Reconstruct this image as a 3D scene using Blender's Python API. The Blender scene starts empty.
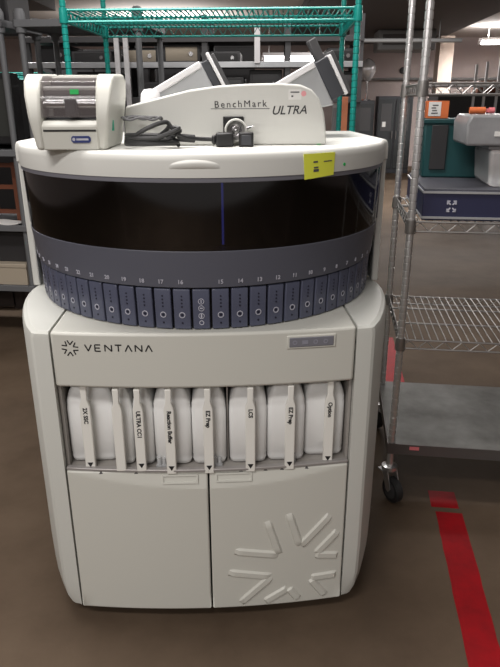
import bpy, bmesh, math, random
from mathutils import Matrix, Vector
random.seed(7)
SC = bpy.context.scene
COL = SC.collection
PI = math.pi
def rad(a): return math.radians(a)

# ------------------------------------------------------------------ materials
MATS = {}
def mat(name, color, rough=0.5, metal=0.0, noise=None, bump=None, spec=0.5, trans=0.0, alpha=1.0, coat=0.0, emit=None, estr=0.0):
    m = bpy.data.materials.new(name); m.use_nodes = True
    nt = m.node_tree; b = nt.nodes['Principled BSDF']
    b.inputs['Base Color'].default_value = (*color, 1)
    b.inputs['Roughness'].default_value = rough
    b.inputs['Metallic'].default_value = metal
    b.inputs['Specular IOR Level'].default_value = spec
    b.inputs['Transmission Weight'].default_value = trans
    b.inputs['Alpha'].default_value = alpha
    b.inputs['Coat Weight'].default_value = coat
    if emit:
        b.inputs['Emission Color'].default_value = (*emit, 1)
        b.inputs['Emission Strength'].default_value = estr
    if noise or bump:
        tc = nt.nodes.new('ShaderNodeTexCoord')
    if noise:
        sc, c2, lo, hi = noise[:4]
        n = nt.nodes.new('ShaderNodeTexNoise'); n.inputs['Scale'].default_value = sc
        n.inputs['Detail'].default_value = 6; n.inputs['Roughness'].default_value = 0.62
        nt.links.new(tc.outputs['Object'], n.inputs['Vector'])
        r = nt.nodes.new('ShaderNodeValToRGB')
        r.color_ramp.elements[0].position = lo; r.color_ramp.elements[0].color = (*color, 1)
        r.color_ramp.elements[1].position = hi; r.color_ramp.elements[1].color = (*c2, 1)
        nt.links.new(n.outputs['Fac'], r.inputs['Fac'])
        nt.links.new(r.outputs['Color'], b.inputs['Base Color'])
    if bump:
        sc, st = bump
        n2 = nt.nodes.new('ShaderNodeTexNoise'); n2.inputs['Scale'].default_value = sc
        n2.inputs['Detail'].default_value = 4
        nt.links.new(tc.outputs['Object'], n2.inputs['Vector'])
        bp = nt.nodes.new('ShaderNodeBump'); bp.inputs['Strength'].default_value = st
        bp.inputs['Distance'].default_value = 0.002
        nt.links.new(n2.outputs['Fac'], bp.inputs['Height'])
        nt.links.new(bp.outputs['Normal'], b.inputs['Normal'])
    MATS[name] = m
    return m

cream   = mat('cream_plastic', (0.60, 0.597, 0.545), 0.42, bump=(260, 0.05))
cream2  = mat('cream_side_plastic', (0.60, 0.605, 0.565), 0.45, bump=(260, 0.05))
white   = mat('white_plastic', (0.66, 0.66, 0.625), 0.4)
slate   = mat('slate_plastic', (0.098, 0.102, 0.130), 0.42)
slate_d = mat('slate_drawer', (0.082, 0.090, 0.137), 0.34)
trimg   = mat('grey_trim', (0.19, 0.19, 0.22), 0.45)
darkin  = mat('dark_interior', (0.012, 0.011, 0.012), 0.6)
gap     = mat('dark_chassis', (0.025, 0.024, 0.024), 0.7)
bayg    = mat('bay_grey', (0.34, 0.32, 0.30), 0.55, noise=(9, (0.28, 0.26, 0.24), 0.3, 0.7))
baylip  = mat('bay_lip_metal', (0.36, 0.34, 0.33), 0.4, 0.3)
ink     = mat('black_ink', (0.012, 0.012, 0.014), 0.5)
inkd    = mat('dark_grey_ink', (0.035, 0.035, 0.038), 0.5)
inkg    = mat('grey_ink', (0.10, 0.10, 0.105), 0.5)
mark    = mat('pale_marking', (0.48, 0.48, 0.55), 0.5)
iconm   = mat('dim_icon', (0.26, 0.26, 0.31), 0.5)
dotm    = mat('dark_marking', (0.012, 0.012, 0.028), 0.5)
blackp  = mat('black_plastic', (0.013, 0.013, 0.014), 0.38)
rubber  = mat('black_rubber', (0.02, 0.02, 0.021), 0.5)
chrome  = mat('chrome', (0.80, 0.79, 0.79), 0.33, 0.9)
chromed = mat('worn_chrome_wire', (0.36, 0.345, 0.335), 0.38, 0.9)
galv    = mat('galvanised_sheet', (0.20, 0.20, 0.19), 0.55, 0.35, noise=(5, (0.085, 0.082, 0.074), 0.33, 0.68))
flange  = mat('dark_steel_flange', (0.14, 0.13, 0.125), 0.5, 0.6)
teal    = mat('teal_epoxy_wire', (0.009, 0.25, 0.215), 0.3, 0.15)
tealpl  = mat('teal_crate', (0.007, 0.058, 0.062), 0.45, noise=(3, (0.006, 0.043, 0.047), 0.35, 0.7))
silver  = mat('silver_metal', (0.56, 0.57, 0.58), 0.35, 0.6, noise=(3, (0.44, 0.45, 0.47), 0.3, 0.7))
charcoal= mat('charcoal', (0.045, 0.047, 0.055), 0.45)
greyp   = mat('grey_shelf_plastic', (0.135, 0.138, 0.145), 0.55)
jugm    = mat('milky_jug_plastic', (0.78, 0.78, 0.77), 0.38, spec=0.45)
jugm.node_tree.nodes['Principled BSDF'].inputs['Subsurface Weight'].default_value = 0.15
jugm.node_tree.nodes['Principled BSDF'].inputs['Subsurface Radius'].default_value = (0.02, 0.02, 0.02)
strip   = mat('white_handle_strip', (0.82, 0.81, 0.76), 0.45)
clearp  = mat('clear_plastic', (0.66, 0.67, 0.68), 0.2, alpha=0.55)
greybox = mat('grey_plastic_box', (0.33, 0.33, 0.34), 0.3, noise=(6, (0.24, 0.24, 0.25), 0.35, 0.65))
navy    = mat('navy_case', (0.022, 0.024, 0.062), 0.42)
navytop = mat('dark_grey_case_top', (0.07, 0.07, 0.085), 0.5)
orange  = mat('orange_card', (0.70, 0.17, 0.05), 0.55)
pinkm   = mat('pink_plastic', (0.75, 0.2, 0.22), 0.5)
yellow  = mat('yellow_paper', (0.86, 0.90, 0.085), 0.6)
greens  = mat('green_sticker', (0.02, 0.52, 0.12), 0.5)
greend  = mat('teal_green_sticker', (0.02, 0.42, 0.26), 0.5)
pinks   = mat('pink_sticker', (0.80, 0.36, 0.38), 0.5)
paper   = mat('white_paper', (0.78, 0.77, 0.75), 0.6)
navyb   = mat('navy_badge', (0.03, 0.045, 0.17), 0.35)
smoke   = mat('smoky_window', (0.13, 0.11, 0.11), 0.12, alpha=0.30)
steel   = mat('polished_steel', (0.55, 0.54, 0.55), 0.22, 1.0)
tape    = mat('red_floor_tape', (0.30, 0.005, 0.009), 0.55, noise=(14, (0.21, 0.006, 0.009), 0.35, 0.7), spec=0.2)
conc    = mat('brown_concrete', (0.062, 0.041, 0.026), 0.7, noise=(1.9, (0.118, 0.083, 0.056), 0.30, 0.70), bump=(60, 0.12), spec=0.22)
wallm   = mat('pinkish_wall_paint', (0.42, 0.35, 0.33), 0.8, noise=(0.6, (0.36, 0.31, 0.30), 0.3, 0.7))
ceilm   = mat('ceiling_plaster', (0.44, 0.40, 0.37), 0.85, noise=(0.8, (0.36, 0.33, 0.31), 0.3, 0.7))
soffit  = mat('dark_soffit', (0.055, 0.050, 0.050), 0.8)
ductm   = mat('grey_duct', (0.16, 0.16, 0.16), 0.6)
beige   = mat('beige_panel', (0.42, 0.36, 0.28), 0.55)
wood    = mat('red_brown_wood', (0.15, 0.046, 0.02), 0.55, noise=(7, (0.13, 0.04, 0.02), 0.3, 0.7))
darkbr  = mat('dark_brown_board', (0.035, 0.024, 0.020), 0.6)
dkgreen = mat('dark_green_bin', (0.008, 0.06, 0.045), 0.5)
whitem  = mat('white_painted_steel', (0.74, 0.73, 0.74), 0.4)
equip   = mat('black_equipment', (0.028, 0.027, 0.029), 0.5)
equipg  = mat('grey_equipment', (0.065, 0.064, 0.067), 0.5)
cabgl   = mat('dark_cabinet_glass', (0.05, 0.055, 0.058), 0.25)
screen  = mat('dark_screen', (0.035, 0.037, 0.034), 0.3)
pinkcol = mat('pinkish_column_paint', (0.60, 0.50, 0.43), 0.8)
tubeem  = mat('lit_tube', (0.9, 0.9, 0.9), 0.5, emit=(1.0, 0.95, 0.95), estr=11.0)
streakm    = mat('blue_reflection_glow', (0.02, 0.05, 0.3), 0.5, emit=(0.16, 0.22, 1.0), estr=0.55)  # blue emission imitates a streak reflected in the window
glassdm = mat('shiny_clear_plastic', (0.75, 0.75, 0.76), 0.1, 0.6, alpha=0.8)

# tinted window: mostly a dark glossy sheet with a little see-through
def tinted():
    m = bpy.data.materials.new('tinted_window'); m.use_nodes = True
    nt = m.node_tree; nt.nodes.clear()
    o = nt.nodes.new('ShaderNodeOutputMaterial')
    mix = nt.nodes.new('ShaderNodeMixShader'); fr = nt.nodes.new('ShaderNodeFresnel'); fr.inputs['IOR'].default_value = 1.9
    t = nt.nodes.new('ShaderNodeBsdfTransparent'); t.inputs['Color'].default_value = (0.30, 0.28, 0.32, 1)
    g = nt.nodes.new('ShaderNodeBsdfGlossy'); g.inputs['Roughness'].default_value = 0.08
    nt.links.new(fr.outputs['Fac'], mix.inputs['Fac'])
    nt.links.new(t.outputs['BSDF'], mix.inputs[1]); nt.links.new(g.outputs['BSDF'], mix.inputs[2])
    nt.links.new(mix.outputs['Shader'], o.inputs['Surface'])
    return m
tint = tinted()

# ------------------------------------------------------------------ mesh builder
class MB:
    def __init__(self): self.bm = bmesh.new()
    def _add(self, pts, faces, M=None):
        vs = [self.bm.verts.new((M @ Vector(p)) if M else Vector(p)) for p in pts]
        for f in faces:
            try: self.bm.faces.new([vs[i] for i in f])
            except ValueError: pass
        return vs
    def box(self, x0, x1, y0, y1, z0, z1, M=None):
        p = [(x, y, z) for z in (z0, z1) for y in (y0, y1) for x in (x0, x1)]
        self._add(p, [(0,2,3,1),(4,5,7,6),(0,1,5,4),(2,6,7,3),(0,4,6,2),(1,3,7,5)], M); return self
    def prism(self, pts, a0, a1, axis='z', M=None):
        n = len(pts)
        def P(u, v, a):
            return {'z': (u, v, a), 'y': (u, a, v), 'x': (a, u, v)}[axis]
        p = [P(u, v, a0) for u, v in pts] + [P(u, v, a1) for u, v in pts]
        f = [tuple(range(n))[::-1], tuple(range(n, 2*n))] + [(i, (i+1) % n, n+(i+1) % n, n+i) for i in range(n)]
        self._add(p, f, M); return self
    def tube(self, pts, r, n=8, closed=False):
        pts = [Vector(p) for p in pts]; N = len(pts); rings = []
        prev = None
        for i, p in enumerate(pts):
            if closed: t = pts[(i+1) % N] - pts[i-1]
            else: t = pts[min(i+1, N-1)] - pts[max(i-1, 0)]
            t.normalize()
            if prev is None:
                a = Vector((0,0,1)) if abs(t.z) < 0.9 else Vector((1,0,0))
                u = t.cross(a).normalized()
            else:
                u = (prev - t*prev.dot(t)).normalized()
            prev = u; v = t.cross(u)
            rings.append([self.bm.verts.new(p + (u*math.cos(2*PI*k/n) + v*math.sin(2*PI*k/n))*r) for k in range(n)])
        for i in range(N if closed else N-1):
            A, B = rings[i], rings[(i+1) % N]
            for k in range(n): self.bm.faces.new((A[k], A[(k+1) % n], B[(k+1) % n], B[k]))
        if not closed:
            self.bm.faces.new(rings[0][::-1]); self.bm.faces.new(rings[-1])
        return self
    def lathe(self, prof, n=24, M=None):
        rings = []
        for r, z in prof:
            rings.append([self.bm.verts.new((M or Matrix()) @ Vector((r*math.cos(2*PI*k/n), r*math.sin(2*PI*k/n), z))) for k in range(n)])
        for A, B in zip(rings, rings[1:]):
            for k in range(n): self.bm.faces.new((A[k], A[(k+1) % n], B[(k+1) % n], B[k]))
        if tuple(prof[0]) != tuple(prof[-1]):
            self.bm.faces.new(rings[0][::-1]); self.bm.faces.new(rings[-1])
        return self
    def cyl(self, p0, p1, r, n=16): return self.tube([p0, p1], r, n)
    def grid(self, fn, nu, nv):
        g = [[self.bm.verts.new(fn(i/nu, j/nv)) for j in range(nv+1)] for i in range(nu+1)]
        for i in range(nu):
            for j in range(nv): self.bm.faces.new((g[i][j], g[i+1][j], g[i+1][j+1], g[i][j+1]))
        return g
    def slab(self, fo, fi, nu, nv):
        """closed solid between two parametric sheets"""
        A = self.grid(fo, nu, nv); B = self.grid(fi, nu, nv)
        edge = [(i, 0) for i in range(nu)] + [(nu, j) for j in range(nv)] + [(i, nv) for i in range(nu, 0, -1)] + [(0, j) for j in range(nv, 0, -1)]
        for k in range(len(edge)):
            i, j = edge[k]; i2, j2 = edge[(k+1) % len(edge)]
            self.bm.faces.new((A[i][j], A[i2][j2], B[i2][j2], B[i][j]))
        return self
    def build(self, name, m, parent=None, bevel=0, seg=2, smooth=True, loc=None, rotz=0, sharp=40):
        bmesh.ops.recalc_face_normals(self.bm, faces=self.bm.faces)
        me = bpy.data.meshes.new(name); self.bm.to_mesh(me); self.bm.free()
        me.materials.append(m)
        if smooth and len(me.polygons):
            me.polygons.foreach_set('use_smooth', [True]*len(me.polygons))
            me.set_sharp_from_angle(angle=rad(sharp))
        o = bpy.data.objects.new(name, me); COL.objects.link(o)
        if parent: o.parent = parent
        if loc: o.location = loc
        o.rotation_euler.z = rotz
        if bevel:
            b = o.modifiers.new('bevel', 'BEVEL'); b.width = bevel; b.segments = seg; b.limit_method = 'ANGLE'; b.angle_limit = rad(38)
            b.harden_normals = False
        return o

def tag(o, label=None, cat=None, group=None, kind=None):
    if label: o['label'] = label
    if cat: o['category'] = cat
    if group: o['group'] = group
    if kind: o['kind'] = kind
    return o
def thing(name, label, cat, loc=(0,0,0), rotz=0, group=None):
    o = bpy.data.objects.new(name, None); COL.objects.link(o)
    o.empty_display_size = 0.05
    o.location = loc; o.rotation_euler.z = rotz
    return tag(o, label, cat, group)
def copy_tree(o, parent=None):
    c = o.copy(); COL.objects.link(c)
    if parent: c.parent = parent
    for ch in list(o.children): copy_tree(ch, c)
    return c
def shade(o):
    me = o.data
    me.polygons.foreach_set('use_smooth', [True]*len(me.polygons)); me.set_sharp_from_angle(angle=rad(40))

def text_mesh(body, size, depth=0.0004, shear=0.0, space=1.0, bold=0.0, align='CENTER'):
    cu = bpy.data.curves.new('t', 'FONT'); cu.body = body; cu.size = size
    cu.align_x = align; cu.align_y = 'CENTER'; cu.extrude = depth; cu.shear = shear; cu.space_character = space; cu.offset = bold
    cu.resolution_u = 3
    o = bpy.data.objects.new('t', cu); COL.objects.link(o)
    dg = bpy.context.evaluated_depsgraph_get(); dg.update()
    me = bpy.data.meshes.new_from_object(o.evaluated_get(dg))
    bpy.data.objects.remove(o); bpy.data.curves.remove(cu)
    return me
def text(name, body, size, m, parent, loc, rot=(PI/2, 0, 0), warp=None, **k):
    me = text_mesh(body, size, **k)
    me.materials.clear(); me.materials.append(m); me.name = name
    if warp:
        for v in me.vertices: v.co = warp(v.co)
    o = bpy.data.objects.new(name, me); COL.objects.link(o); o.parent = parent
    o.location = loc; o.rotation_euler = rot
    return o

# ------------------------------------------------------------------ the setting
def struct(name, mb, m, **k):
    return tag(mb.build(name, m, None, **k), kind='structure')
struct('floor', MB().box(-7, 8, -4, 15.2, -0.1, 0), conc)
struct('wall_back', MB().box(-7, 8, 15, 15.2, 0, 2.72), wallm)
struct('wall_left', MB().box(-7.2, -7, -4, 15.2, 0, 2.72), wallm)
struct('wall_right', MB().box(8, 8.2, -4, 15.2, 0, 2.72), wallm)
struct('ceiling', MB().box(-7.2, 8.2, 4.6, 15.2, 2.72, 2.82), ceilm)
struct('trim_1', MB().prism([(0.75, 7.0), (3.30, 7.0), (3.92, 14.98), (0.75, 14.98)], 2.60, 2.72), soffit)          # dark soffit
struct('trim_2', MB().box(-7.0, -2.55, 7.5, 9.2, 2.56, 2.72), soffit)            # dark beam at left
struct('trim_3', MB().box(3.68, 3.95, 13.2, 13.5, 0, 2.60), pinkcol)            # painted column
cd = MB(); cd.tube([(0.6, 14.9, 1.88), (6.5, 14.9, 1.88)], 0.03, 8); struct('trim_4', cd, ductm)

# ------------------------------------------------------------------ the instrument
O = (-0.113, 1.44, 0.0); YAW = rad(2.5)
mach = thing('slide_stainer', 'tall cream lab instrument with dark curved window and slate drawers on the concrete floor', 'lab instrument', O, YAW)
def yf(x): return 0.19*x*x
SEAM = 0.386
# plan outline of the lower body's side cheeks (right-hand)
cheek = [(SEAM, yf(SEAM)), (0.405, 0.0305), (0.428, 0.0350), (0.437, 0.0415), (0.465, 0.095), (0.488, 0.155), (0.506, 0.212), (0.522, 0.268), (0.533, 0.325), (0.540, 0.385), (0.541, 0.43), (0.536, 0.47), (0.530, 0.55), (0.528, 1.0)]
for s in (-1, 1):
    g = 0.0018
    mb = MB()
    pts = [(x, y) for x, y in cheek] + [(SEAM, 1.0)]
    pts[0] = (SEAM + g, yf(SEAM)); pts[-1] = (SEAM + g, 1.0)
    n = len(pts)
    # layered so that the foot tucks in
    def ring(z, ins):
        out = []
        for i, (x, y) in enumerate(pts):
            if i in (0, n-1): out.append((x, y + (0 if i else ins*0.3)))
            else: out.append((max(SEAM+g+0.004, x - ins), y + ins*0.35 if y < 0.3 else y))
        return out
    layers = [(0.046, 0.020), (0.075, 0.009), (0.13, 0.002), (0.22, 0.0), (0.894, 0.0), (0.906, 0.004), (0.912, 0.014)]
    rings = [[mb.bm.verts.new((s*x, y, z)) for x, y in ring(z, ins)] for z, ins in layers]
    for A, B in zip(rings, rings[1:]):
        for k in range(n): mb.bm.faces.new((A[k], A[(k+1) % n], B[(k+1) % n], B[k]))
    mb.bm.faces.new(rings[0]); mb.bm.faces.new(rings[-1])
    mb.build('side_panel', cream2, mach, sharp=24)
# dark chassis behind the panels
mb = MB(); mb.box(-SEAM+0.001, SEAM-0.001, 0.045, 0.97, 0.05, 0.505); mb.box(-0.36, 0.36, 0.10, 0.94, 0.0, 0.05)
mb.build('chassis', gap, mach)
# front apron with the ledge on top
xs = [(-SEAM+0.0018) + i*(2*SEAM-0.0036)/24 for i in range(25)]
mb = MB()
mb.prism([(x, yf(x)) for x in xs] + [(xs[-1], 0.98), (xs[0], 0.98)], 0.763, 0.912)
apron = mb.build('front_apron', cream, mach, bevel=0.007, seg=3)
# bay interior
mb = MB(); mb.box(-SEAM+0.002, SEAM-0.002, 0.27, 0.30, 0.505, 0.763); mb.box(-SEAM+0.0005, -SEAM+0.008, 0.05, 0.27, 0.505, 0.763); mb.box(SEAM-0.008, SEAM-0.0005, 0.05, 0.27, 0.505, 0.763)
mb.box(0.052, 0.056, 0.06, 0.27, 0.513, 0.763)
mb.build('bay_wall', bayg, mach)
mb = MB(); mb.prism([(x, yf(x)+0.016) for x in xs] + [(xs[-1], 0.27), (xs[0], 0.27)], 0.5113, 0.513)
bt = mb.build('bay_floor', bayg, mach)
mb = MB(); mb.prism([(x, yf(x)+0.004) for x in xs] + [(x, yf(x)+0.020) for x in xs[::-1]], 0.5115, 0.5200)
mb.build('bay_lip', baylip, mach, bevel=0.002)
# small clear valves at the back of the bay lip
for x in (-0.127, 0.024, 0.226):
    v = MB(); v.cyl((x-0.006, yf(x)+0.03, 0.513), (x-0.006, yf(x)+0.03, 0.545), 0.006, 10); v.cyl((x+0.007, yf(x)+0.03, 0.513), (x+0.007, yf(x)+0.03, 0.541), 0.005, 10); v.box(x-0.014, x+0.014, yf(x)+0.024, yf(x)+0.036, 0.513, 0.522)
    v.build('valve', clearp, mach)
# ------------------------------------------------ doors
def door_front(x, z):
    zc = 0.462 + 0.36*x*x
    return yf(x) + 0.30*max(0.0, z - zc)
def door(x0, x1):
    mb = MB()
    zs = [0.046, 0.05, 0.10, 0.20, 0.30, 0.38, 0.42, 0.44, 0.455, 0.462, 0.468, 0.475, 0.482, 0.49, 0.497, 0.504, 0.511]
    nx = 22
    def P(i, j, off):
        x = x0 + (x1-x0)*i/nx; z = zs[j]
        return Vector((x, (door_front(x, z) if off == 0 else yf(x) + 0.034), z))
    nv = len(zs)-1
    mb.slab(lambda u, v: P(round(u*nx), round(v*nv), 0), lambda u, v: P(round(u*nx), round(v*nv), 1), nx, nv)
    d = mb.build('door', cream, mach, bevel=0.004, seg=2, sharp=12)
    return d
dl = door(-SEAM+0.0025, -0.0025)
dr = door(0.0025, SEAM-0.0025)
def frame_on(parent, x0, x1, z0, z1, w, t, name, m):
    mb = MB()
    for (a, b, c, d) in ((x0, x1, z1-w, z1), (x0, x1, z0, z0+w), (x0, x0+w, z0+w, z1-w), (x1-w, x1, z0+w, z1-w)):
        n = 8
        mb.slab(lambda u, v: Vector((a+(b-a)*u, door_front(a+(b-a)*u, c+(d-c)*v)-t, c+(d-c)*v)), lambda u, v: Vector((a+(b-a)*u, door_front(a+(b-a)*u, c+(d-c)*v)+0.002, c+(d-c)*v)), n, 1)
    return mb.build(name, m, parent, bevel=0.0012)
frame_on(dl, -0.125, -0.028, 0.478, 0.502, 0.0040, 0.0042, 'handle', cream)
frame_on(dr, 0.020, 0.118, 0.480, 0.504, 0.0040, 0.0042, 'handle', cream)
# the raised emblem: chevrons around a centre, on the right door
def ridge(mb, p0, p1, w, h):
    p0 = Vector(p0); p1 = Vector(p1); d = (p1-p0).normalized(); nrm = Vector((-d.y, d.x))
    n = 10; prof = [(-w, 0.001), (-w*0.55, -h), (w*0.55, -h), (w, 0.001)]
    rows = []
    for i in range(n+1):
        c = p0 + (p1-p0)*i/n
        e = 1.0 if 0 < i < n else 0.0
        row = []
        for o, dy in prof:
            q = c + nrm*o
            row.append(mb.bm.verts.new((q.x, door_front(q.x, q.y) + (dy if e else 0.001), q.y)))
        rows.append(row)
    for A, B in zip(rows, rows[1:]):
        for k in range(3): mb.bm.faces.new((A[k], A[k+1], B[k+1], B[k]))
BARS = [((0.1957, 0.228), (0.0667, 0.25)), ((0.1957, 0.228), (0.1597, 0.348)), ((0.1747, 0.153), (0.0477, 0.177)), ((0.1747, 0.153), (0.0817, 0.058)), ((0.2557, 0.251), (0.2207, 0.368)), ((0.2557, 0.251), (0.3417, 0.35)), ((0.3017, 0.219), (0.3657, 0.291)), ((0.3017, 0.215), (0.3697, 0.206)), ((0.2897, 0.135), (0.3687, 0.138)), ((0.2897, 0.13), (0.3357, 0.063)), ((0.2217, 0.104), (0.1537, 0.041)), ((0.2257, 0.104), (0.2537, 0.035))]
for k in range(6):
    mb = MB()
    for a, b in BARS[2*k:2*k+2]: ridge(mb, a, (b[0], max(b[1], 0.062)), 0.0130, 0.0058)
    mb.build('emblem_chevron', cream, dr, sharp=30)
# little arrow marks on the door tops
for par, xl in ((dl, (-0.29, -0.195, -0.098)), (dr, (0.012, 0.088, 0.155, 0.20, 0.268))):
    for x in xl:
        z = 0.5085; mb = MB(); mb.prism([(x-0.006, z-0.004), (x+0.006, z-0.004), (x, z+0.004)], door_front(x, z)-0.0012, door_front(x, z)+0.004, 'y'); mb.build('arrow_mark', inkg, par)
# ------------------------------------------------ brand mark and lettering on the apron
def stroke(mb, p0, p1, w, off=0.0007):
    p0 = Vector(p0); p1 = Vector(p1); d = (p1-p0).normalized(); nn = Vector((-d.y, d.x))*w/2
    q = [p0+nn, p0-nn, p1-nn, p1+nn]
    vs = [mb.bm.verts.new((v.x, yf(v.x)-off, v.y)) for v in q] + [mb.bm.verts.new((v.x, yf(v.x)+0.001, v.y)) for v in q]
    for f in ((0,1,2,3), (7,6,5,4), (0,4,5,1), (1,5,6,2), (2,6,7,3), (3,7,4,0)): mb.bm.faces.new([vs[i] for i in f])
LC = Vector((-0.336, 0.871)); mb = MB()
for a in (140, 85, 28, -32, -92, -155):
    ap = LC + Vector((math.cos(rad(a)), math.sin(rad(a))))*0.0098
    for da in (34, -34):
        d = Vector((math.cos(rad(a+da)), math.sin(rad(a+da)))); stroke(mb, ap, ap+d*0.0128, 0.0030)
mb.build('logo_mark', ink, apron)
glyph = {'V': [((0,1),(.5,0)), ((.5,0),(1,1))], 'E': [((0,0),(0,1)), ((0,1),(.85,1)), ((0,.5),(.75,.5)), ((0,0),(.85,0))],
         'N': [((0,0),(0,1)), ((0,1),(1,0)), ((1,0),(1,1))], 'T': [((.5,0),(.5,1)), ((0,1),(1,1))], 'A': [((0,0),(.5,1)), ((.5,1),(1,0))]}
x0 = -0.298
for ch in 'VENTANA':
    mb = MB(); w, h = 0.0165, 0.017
    for a, b in glyph[ch]: stroke(mb, (x0+a[0]*w, 0.865+a[1]*h), (x0+b[0]*w, 0.865+b[1]*h), 0.0032)
    mb.build('logo_letter', ink, apron); x0 += 0.0252
# status panel with small icons
mb = MB()
pb = MB(); X0, X1, Z0, Z1 = 0.212, 0.326, 0.868, 0.894
def yfm(x): return yf(x)
pb.slab(lambda u, v: Vector((X0-.006+(X1-X0+.012)*u, yf(X0-.006+(X1-X0+.012)*u)-0.003, Z0-.005+(Z1-Z0+.010)*v)), lambda u, v: Vector((X0-.006+(X1-X0+.012)*u, yf(X0+(X1-X0)*u)+0.004, Z0-.005+(Z1-Z0+.010)*v)), 8, 1)
bz = pb.build('panel_bezel', cream, mach, bevel=0.0025)
pb = MB(); pb.slab(lambda u, v: Vector((X0+(X1-X0)*u, yf(X0+(X1-X0)*u)-0.0045, Z0+(Z1-Z0)*v)), lambda u, v: Vector((X0+(X1-X0)*u, yf(X0+(X1-X0)*u), Z0+(Z1-Z0)*v)), 8, 1)
pl = pb.build('status_panel', trimg, mach, bevel=0.002)
for k, x in enumerate((0.226, 0.252, 0.279, 0.305)):
    mb = MB(); M = Matrix.Translation((x, yf(x)-0.0046, 0.881)) @ Matrix.Rotation(PI/2, 4, 'X')
    if k == 1: mb.box(x-0.008, x+0.008, yf(x)-0.0052, yf(x)-0.004, 0.876, 0.886)
    else: mb.lathe([(0.006, 0), (0.006, 0.0006), (0.0035, 0.0006), (0.0035, 0), (0.006, 0)], 14, M)
    mb.build('icon', iconm, pl)

# ------------------------------------------------ drum
CY = 0.53
def arc(R, a, z): return Vector((R*math.sin(a), CY - R*math.cos(a), z))
A90 = rad(88)
def shell(name, m, prof_o, prof_i, a0=-A90, a1=A90, n=72, bevel=0, parent=mach, **k):
    mb = MB(); nv = len(prof_o)-1
    mb.slab(lambda u, v: arc(prof_o[round(v*nv)][0], a0+(a1-a0)*u, prof_o[round(v*nv)][1]), lambda u, v: arc(prof_i[round(v*nv)][0], a0+(a1-a0)*u, prof_i[round(v*nv)][1]), n, nv)
    return mb.build(name, m, parent, bevel=bevel, **k)
shell('drum_core', darkin, [(0.490, 0.9125), (0.490, 1.02)], [(0.44, 0.9125), (0.44, 1.02)])
band = shell('number_band', slate, [(0.5135, 1.0235), (0.518, 1.060), (0.525, 1.116)], [(0.47, 1.0235), (0.47, 1.06), (0.47, 1.116)], bevel=0.0015)
shell('window', tint, [(0.5235, 1.116), (0.5265, 1.19), (0.5285, 1.276)], [(0.5205, 1.116), (0.5235, 1.19), (0.5255, 1.276)])
for s in (-1, 1):
    shell('window_frame', slate, [(0.5275, 1.116), (0.531, 1.276)], [(0.515, 1.116), (0.515, 1.276)], a0=s*rad(78.5), a1=s*rad(88), n=6)
shell('trim_ring', trimg, [(0.5315, 1.275), (0.5325, 1.286)], [(0.50, 1.275), (0.50, 1.286)], bevel=0.001)
# behind the tinted window, with its reflections put in as colour and glow
mb = MB()
mb.slab(lambda u, v: arc(0.30, -rad(80)+rad(160)*u, 0.93+0.34*v), lambda u, v: arc(0.27, -rad(80)+rad(160)*u, 0.93+0.34*v), 30, 1)
mb.build('carousel_wall', mat('reflection_brown_interior', (0.10, 0.082, 0.076), 0.6), mach)  # brown put into the wall colour for the room's reflection in the window
for a in (-52, -38, -25, 25, 40):
    mb = MB(); M = Matrix.Translation((0.44*math.sin(rad(a)), CY-0.44*math.cos(rad(a)), 0)) @ Matrix.Rotation(rad(a), 4, 'Z')
    mb.box(-0.035, 0.035, -0.005, 0.005, 1.03, 1.16, M); mb.build('slide_carrier', charcoal, mach, bevel=0.004)
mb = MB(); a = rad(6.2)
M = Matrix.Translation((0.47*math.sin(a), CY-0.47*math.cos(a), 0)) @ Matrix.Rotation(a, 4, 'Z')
mb.box(-0.0024, 0.0024, -0.003, 0.003, 1.12, 1.272, M); mb.build('reflection_streak', streakm, mach)  # glowing strip added to draw the blue reflection on the window
# drawers
PITCH = rad(5.4); HW = rad(5.4)/2 - rad(0.33)
def drawer_mesh():
    mb = MB()
    po = [(0.5060, 0.9145), (0.5075, 0.97), (0.5100, 1.014), (0.5085, 1.0195)]
    mb.slab(lambda u, v: arc(po[round(v*3)][0], -HW+2*HW*u, po[round(v*3)][1]) - Vector((0, CY, 0)), lambda u, v: arc(0.47, -HW+2*HW*u, po[round(v*3)][1]) - Vector((0, CY, 0)), 4, 3)
    return mb.build('slide_drawer', slate_d, mach, bevel=0.0025, loc=(0, CY, 0), sharp=30)
def front_mark(mb, x, z, r, ri=None, n=20):
    R = 0.5062 + (z-0.9145)*0.036
    M = Matrix.Translation((x, -R, z)) @ Matrix.Rotation(PI/2, 4, 'X')
    if ri: mb.lathe([(ri, 0), (r, 0), (r, 0.0008), (ri, 0.0008), (ri, 0)], n, M)
    else: mb.lathe([(r, -0.0005), (r, 0.0008)], n, M)
d0 = drawer_mesh()
mb = MB(); front_mark(mb, 0, 0.952, 0.0078, 0.0058); mb.build('ring_mark', mark, d0)
mb = MB()
for z in (0.974, 0.983, 0.992, 1.001): front_mark(mb, 0, z, 0.0022, n=10)
front_mark(mb, 0, 0.931, 0.0026, n=10); front_mark(mb, 0, 0.952, 0.0032, n=10)
mb.build('dot_mark', dotm, d0)
OFF = rad(-0.65)
tip = drawer_mesh(); tip.rotation_euler.z = OFF
mb = MB()
for z in (0.988, 0.970, 0.950): front_mark(mb, 0, z, 0.0075, 0.0060)
front_mark(mb, 0, 0.932, 0.0062, 0.0042)
R = 0.508
mb.box(-0.0012, 0.0012, -R-0.0012, -R+0.001, 0.984, 0.992); mb.box(-0.0035, 0.0035, -R-0.0012, -R+0.001, 0.969, 0.9715); mb.box(-0.0018, 0.0018, -R-0.0012, -R+0.001, 0.945, 0.955)
mb.build('icon', mark, tip)
first = True
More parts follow.
